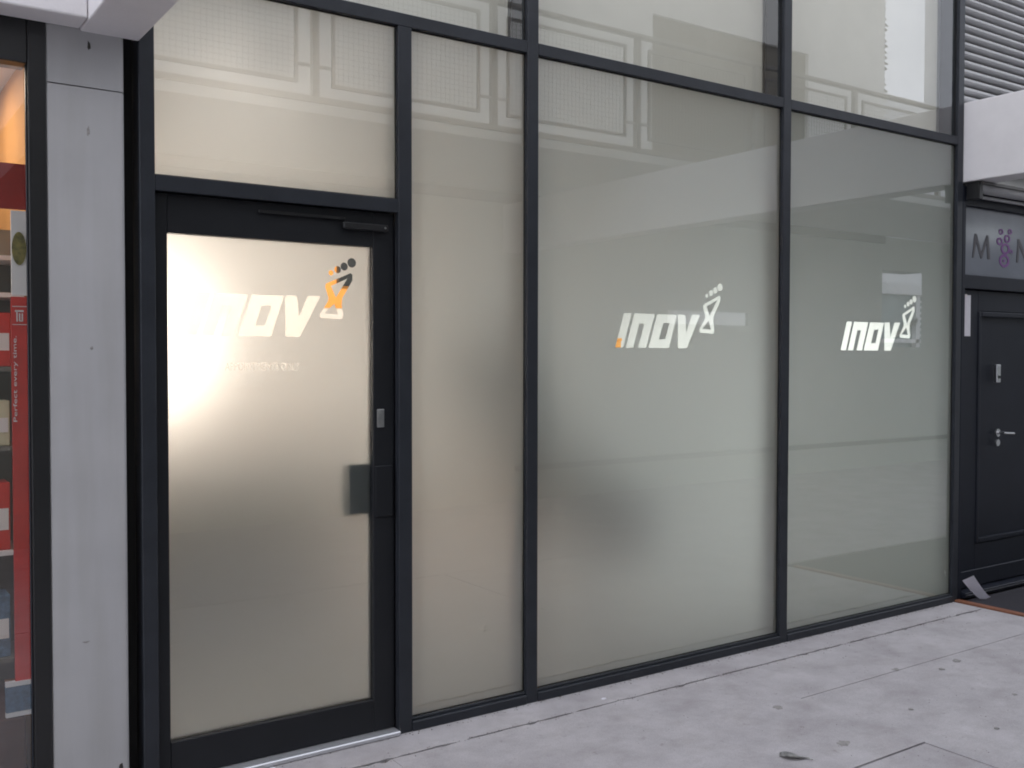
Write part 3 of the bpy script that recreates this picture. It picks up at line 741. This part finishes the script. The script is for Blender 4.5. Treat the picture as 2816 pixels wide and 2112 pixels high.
# ribbed panel on the upper storey
rb = empty('ribbed_panel', (4.6, 0.03, 3.0), 'grey horizontally ribbed metal panel above the white beam', 'panel')
box('backing', 3.88, 6.0, 0.07, 0.09, 2.72, 4.6, SHEETD, rb)
rme = None
for k in range(33):
    z = 2.76 + k * 0.055
    if rme is None:
        bm = bmesh.new()
        prof = [(0.068, 0.0), (0.044, 0.006), (0.034, 0.015), (0.034, 0.025), (0.044, 0.034), (0.068, 0.040)]
        A = [bm.verts.new((3.882, y, z + h)) for y, h in prof]; B = [bm.verts.new((6.0, y, z + h)) for y, h in prof]
        for i in range(len(prof)): bm.faces.new((A[i], B[i], B[(i + 1) % len(prof)], A[(i + 1) % len(prof)]))
        bm.faces.new(A[::-1]); bm.faces.new(B); bmesh.ops.recalc_face_normals(bm, faces=bm.faces)
        r0 = fin(bm, 'rib', SHEET, rb); rme = r0.data
    else:
        r0 = bpy.data.objects.new('rib', rme); COL.objects.link(r0); r0.parent = rb; r0.location = (0, 0, k * 0.055)
tag(box('upper_entrance_wall', 3.9, 9, 0.1, 0.4, 2.845, 9.0, OPWALL), 'pale wall behind the ribbed metal panel', 'wall')  # carried up out of view to keep sky light off the passage
tag(box('entrance_lobby_wall', 3.86, 5.4, 0.136, 0.2, 0, 2.805, PLASTER), kind='structure')
tag(box('timber_edging', 3.800, 3.850, -1.2, 0.006, -0.012, 0.010, TIMBER, None, 0.003), 'brown timber strip edging the dark doormat', 'edging')
tag(box('doormat', 3.852, 5.3, -1.2, -0.037, -0.011, 0.008, MATM, None, 0.003), 'dark doormat in front of the navy door', 'doormat')
# curled scrap of paper in the corner
bm = bmesh.new(); prev = None
for i in range(9):
    t = i / 8
    c = Vector((3.868 + 0.125 * t, -0.045 - 0.05 * t, 0.135 * (1 - t) ** 1.3 + 0.012)); w = Vector((0.012, -0.03, 0.02)) * (1 - 0.3 * t)
    a, b = bm.verts.new(c - w), bm.verts.new(c + w)
    if prev: bm.faces.new((prev[0], prev[1], b, a))
    prev = (a, b)
bmesh.ops.solidify(bm, geom=bm.faces[:], thickness=0.002)
tag(fin(bm, 'paper_scrap', PAPER), 'pale crumpled strip of paper leaning in the corner by the doormat', 'paper')

# ------------------------------------------------------------------ litter on the pavement
def blot(name, x, y, rx, ry, mat, z=0.0012, seed=0, h=0.002, rot=0.0):
    r = random.Random(seed); n = 14; bm = bmesh.new()
    pts = []
    for i in range(n):
        t = 2 * math.pi * i / n; k = r.uniform(0.65, 1.15)
        px, py = rx * k * math.cos(t), ry * k * math.sin(t)
        pts.append((x + px * math.cos(rot) - py * math.sin(rot), y + px * math.sin(rot) + py * math.cos(rot)))
    lo = [bm.verts.new((a, b, z)) for a, b in pts]
    hi = [bm.verts.new((x + (a - x) * 0.75, y + (b - y) * 0.75, z + h)) for a, b in pts]
    for i in range(n): bm.faces.new((lo[i], lo[(i + 1) % n], hi[(i + 1) % n], hi[i]))
    bm.faces.new(hi)
    return fin(bm, name, mat)
for i, (x, y, q, lb) in enumerate((
        (1.884, -0.977, 0.012, 'tiny dark gum spot on the pavement up and right of the dead leaf'),
        (2.502, -0.732, 0.016, 'dark gum spot on the pavement, right one of the pair below the last frosted pane'),
        (2.31, -0.612, 0.02, 'dark gum spot on the pavement, left one of the pair below the last frosted pane'),
        (2.433, -1.128, 0.012, 'small gum spot at the right edge of the photo on the pavement'),
        (1.975, -1.304, 0.013, 'small gum spot on the pavement nearest the bottom right corner'),
        (1.429, -0.644, 0.022, 'broad faint gum spot on the pavement straight above the dead leaf'),
        (2.685, -0.695, 0.022, 'gum spot on the pavement nearest the brown timber strip'),
        (1.323, -1.058, 0.03, 'largest gum stain on the pavement, just right of the dead leaf'))):
    tag(blot('gum_spot', x, y, q * 1.3, q, GUM, 0.0012, i, 0.0012, 0.4), lb, 'gum spot', 'dark gum spots trodden into the pavement')
lf = empty('dead_leaf', (1.052, -1.044, 0), 'grey curled leaf lying on the pavement at the bottom of the photo', 'leaf')
bm = bmesh.new(); n = 10
L = []
for i in range(n + 1):
    t = i / n; w = 0.034 * math.sin(math.pi * min(1, t * 1.05 + 0.02)) ** 0.8 * (1.15 - 0.5 * t); x = -0.055 + 0.11 * t
    L.append([bm.verts.new((x, -w, 0.006 + 0.012 * math.sin(3 * t))), bm.verts.new((x, 0, 0.003)), bm.verts.new((x, w, 0.008 + 0.006 * math.cos(4 * t)))])
for i in range(n):
    for j in (0, 1): bm.faces.new((L[i][j], L[i + 1][j], L[i + 1][j + 1], L[i][j + 1]))
bmesh.ops.solidify(bm, geom=bm.faces[:], thickness=0.001)
bmesh.ops.transform(bm, matrix=Matrix.Translation((1.052, -1.044, 0.0)) @ Matrix.Rotation(-0.9, 4, 'Z'), verts=bm.verts)
fin(bm, 'blade', LEAFM, lf)
tube('stalk', (1.083, -1.083, 0.006), (1.092, -1.098, 0.004), 0.0022, LEAFM, lf, 6)
bm = bmesh.new(); rr = random.Random(21)
def speck(x, y, q):
    h = q * rr.uniform(0.3, 0.8); a = rr.uniform(0, 6.28)
    b = [bm.verts.new((x + q * rr.uniform(0.6, 1.2) * math.cos(a + k * 1.57), y + q * rr.uniform(0.6, 1.2) * math.sin(a + k * 1.57), 0.0008)) for k in range(4)]
    t = bm.verts.new((x, y, 0.001 + h))
    for k in range(4): bm.faces.new((b[k], b[(k + 1) % 4], t))
for k in range(520): speck(rr.uniform(-0.95, 3.78), -0.006 - abs(rr.gauss(0, 0.018)), rr.uniform(0.001, 0.0045))
for k in range(420): speck(rr.uniform(-0.95, 3.75), CR - 0.006 + rr.gauss(0, 0.016), rr.uniform(0.001, 0.004))
for k in range(380): speck(rr.uniform(-0.6, 3.7), rr.uniform(-1.6, -0.2), rr.uniform(0.0008, 0.003))
tag(fin(bm, 'grit', principled('grit', (0.13, 0.11, 0.095), 0.9, var=0.5, scale=90)), 'dark grit and crumbs gathered along the foot of the glazing', 'grit', kind='stuff')
tag(blot('paper_chip', 0.88, -0.136, 0.016, 0.009, PAPER, 0.0006, 5, 0.002), 'white chip of paper on the strip below the widest frosted pane', 'paper')
tag(blot('paper_chip', -0.60, -0.03, 0.014, 0.010, PAPER, 0.0006, 6, 0.002), 'white chip of paper in front of the lit door', 'paper')

# ------------------------------------------------------------------ the other side of the passage (seen in the glass)
YW = -5.0
deck = empty('walkway', (4, -4, 3.2), 'raised walkway with mesh railings reflected in the glazing', 'walkway')
box('deck_slab', -6, 30, YW, -3.0, 3.196, 3.270, DECKP, deck, 0.004)
box('bottom_rail', -6, 30, -3.035, -3.0, 3.275, 3.318, RAILP, deck)
box('handrail', -6, 30, -3.05, -2.995, 4.262, 4.30, RAILP, deck, 0.006)
# mesh panels and posts every 1.49 m
bm = bmesh.new()
W2, Z0, Z1 = 0.62, 3.398, 4.185
for a in ((-W2, -W2 + 0.025, Z0, Z1), (W2 - 0.025, W2, Z0, Z1), (-W2 + 0.0255, W2 - 0.0255, Z0, Z0 + 0.025), (-W2 + 0.0255, W2 - 0.0255, Z1 - 0.025, Z1)):
    add_box(bm, a[0], a[1], -3.033, -3.013, a[2], a[3])
me_fr = bpy.data.meshes.new('panel_frame'); bm.to_mesh(me_fr); bm.free(); me_fr.materials.append(RAILP)
bm = bmesh.new()
k = -W2 + 0.05
while k < W2 - 0.03:
    add_box(bm, k, k + 0.0018, -3.0245, -3.0215, Z0 + 0.0255, Z1 - 0.0255); k += 0.04
z = Z0 + 0.06
while z < Z1 - 0.03:
    add_box(bm, -W2 + 0.0256, W2 - 0.0256, -3.0212, -3.0182, z, z + 0.0018); z += 0.04
me_ms = bpy.data.meshes.new('wire_mesh'); bm.to_mesh(me_ms); bm.free(); me_ms.materials.append(RAILP)
bm = bmesh.new(); add_box(bm, -0.025, 0.025, -3.045, -3.0, 3.319, 4.2615); add_box(bm, -0.12, 0.12, -3.03, -3.015, 3.52, 3.54)
me_ps = bpy.data.meshes.new('post'); bm.to_mesh(me_ps); bm.free(); me_ps.materials.append(RAILP)
for i in range(-3, 15):
    x = 0.925 + 1.4925 * i
    for nm, me, dx in (('post', me_ps, 0), ('panel_frame', me_fr, 0.746), ('wire_mesh', me_ms, 0.746)):
        o = bpy.data.objects.new(nm, me); COL.objects.link(o); o.parent = deck; o.location = Vector((x + dx, 0, 0)) - Vector(deck.location)
        if nm == 'wire_mesh': o['kind'] = 'stuff'
# building opposite
ob = empty('opposite_building', (3, -5.2, 0), 'cream building across the passage reflected in the glazing', 'building')
GX_L, GX_R = 10.2, 11.13
box('lower_wall', -6, 6.15, -5.3, YW, 0, 3.19, OPLOW, ob)
box('lower_wall', 6.15, 7.5, -5.04, YW, 0, 1.90, OPLOW, ob)
box('lower_wall', 6.15, 7.5, -5.04, YW, 2.06, 3.19, OPLOW, ob)
box('lower_wall', 7.5, GX_L, -5.04, YW, 0, 3.19, OPLOW, ob)
box('wall_ledge', 4.0, 30, YW, YW + 0.06, 0.32, 0.375, LEDGE, ob)
box('shop_fascia', -6, GX_L, YW, YW + 0.05, 3.09, 3.19, LEDGE, ob)
box('upper_wall', -6, 5.9, -5.3, YW, 3.275, 9.6, OPWALL, ob)  # unseen top built taller to narrow the sky over the passage
box('upper_wall', 5.9, GX_L, -5.3, YW, 5.42, 9.6, OPWALL, ob)
box('tan_panel', 5.9, 8.6, -5.2, YW - 0.05, 3.275, 5.42, OPDARK, ob)
box('upper_wall', 8.6, GX_L, -5.3, YW, 3.275, 5.42, OPWALL, ob)
for za, zb, mt in ((0, 3.19, OPLOW), (3.275, 11, WHITEB)):
    prism('end_wall', [(GX_R, YW), (30, YW), (30, YW - 0.6), (GX_R + 1.3, YW - 0.6)], za, zb, mt, ob)
box('gap_parapet', GX_L, GX_R, -5.3, YW, 0, 1.66, OPLOW, ob)
box('gap_lintel', GX_L, GX_R, -5.3, YW, 2.73, 3.19, OPLOW, ob)
bm = bmesh.new()       # toothed end of the cream wall
for k in range(84):
    z = 3.3 + k * 0.075
    vs = [bm.verts.new((GX_L, YW - 0.02, z)), bm.verts.new((GX_L + random.uniform(0.05, 0.13), YW - 0.02, z + random.uniform(0.02, 0.05))), bm.verts.new((GX_L, YW - 0.02, z + 0.075))]
    f = bm.faces.new(vs)
bmesh.ops.solidify(bm, geom=bm.faces[:], thickness=0.15)
fin(bm, 'toothed_edge', OPWALL, ob)
for x, wh in ((10.25, 'left'), (10.75, 'middle'), (11.15, 'right')):
    t = empty('walkway_lamp', (x, -3.8, 3.19), 'small bright lamp reflected high in the last frosted pane, %s of three' % wh, 'lamp', 'small lamps under the walkway')
    box('lamp_body', x - 0.08, x + 0.08, -3.86, -3.74, 3.16, 3.195, DECKP, t)
    box('lamp_diffuser', x - 0.07, x + 0.07, -3.85, -3.75, 3.14, 3.1595, BULKGLOW, t)
# far white building beyond the gap
far = empty('far_building', (32, -20, 0), 'white framed building far beyond the gap, reflected in the last pane', 'building')
box('wall', 20, 50, -26, -20, 0, 11.6, WHITEB, far)
TEAL = principled('teal_glazing', (0.16, 0.24, 0.25), 0.3, var=0.3, scale=0.8)
for x in (28.0, 38.0):
    for z in (1.8, 5.2, 8.4):
        box('window', x - 1.6, x + 1.6, -19.98, -19.9, z, z + 2.2, BLUEGL, far)
for z in (5.2, 8.4): box('window', 31.4, 34.8, -19.98, -19.9, z, z + 2.2, BLUEGL, far)
win = box('window', 31.2, 35.2, -19.98, -19.9, 1.2, 4.3, TEAL, far)
def far_part(nm, *a):
    o = box(nm, *a, WHITEB, far); return o
far_part('window_post', 33.25, 33.5, -19.89, -19.7, 1.2, 3.95)
far_part('window_band', 31.2, 35.2, -19.89, -19.6, 3.96, 4.4)
far_part('window_band', 31.2, 35.2, -19.89, -19.7, 2.1, 2.25)
for k in range(7): far_part('shutter_slat', 33.55, 35.2, -19.89, -19.85, 2.36 + k * 0.22, 2.46 + k * 0.22)
bm = bmesh.new()
v = [bm.verts.new(p) for p in ((31.6, -19.66, 2.3), (31.9, -19.66, 2.3), (33.3, -19.66, 3.1), (33.3, -19.66, 2.9))]
bm.faces.new((v[0], v[1], v[3], v[2])); bmesh.ops.solidify(bm, geom=bm.faces[:], thickness=0.1)
fin(bm, 'brace', WHITEB, far)
tag(box('far_wall', -40, 10.2, -9.5, -9.2, 0, 7.5, WHITEB), 'long pale wall beyond the building opposite', 'wall')
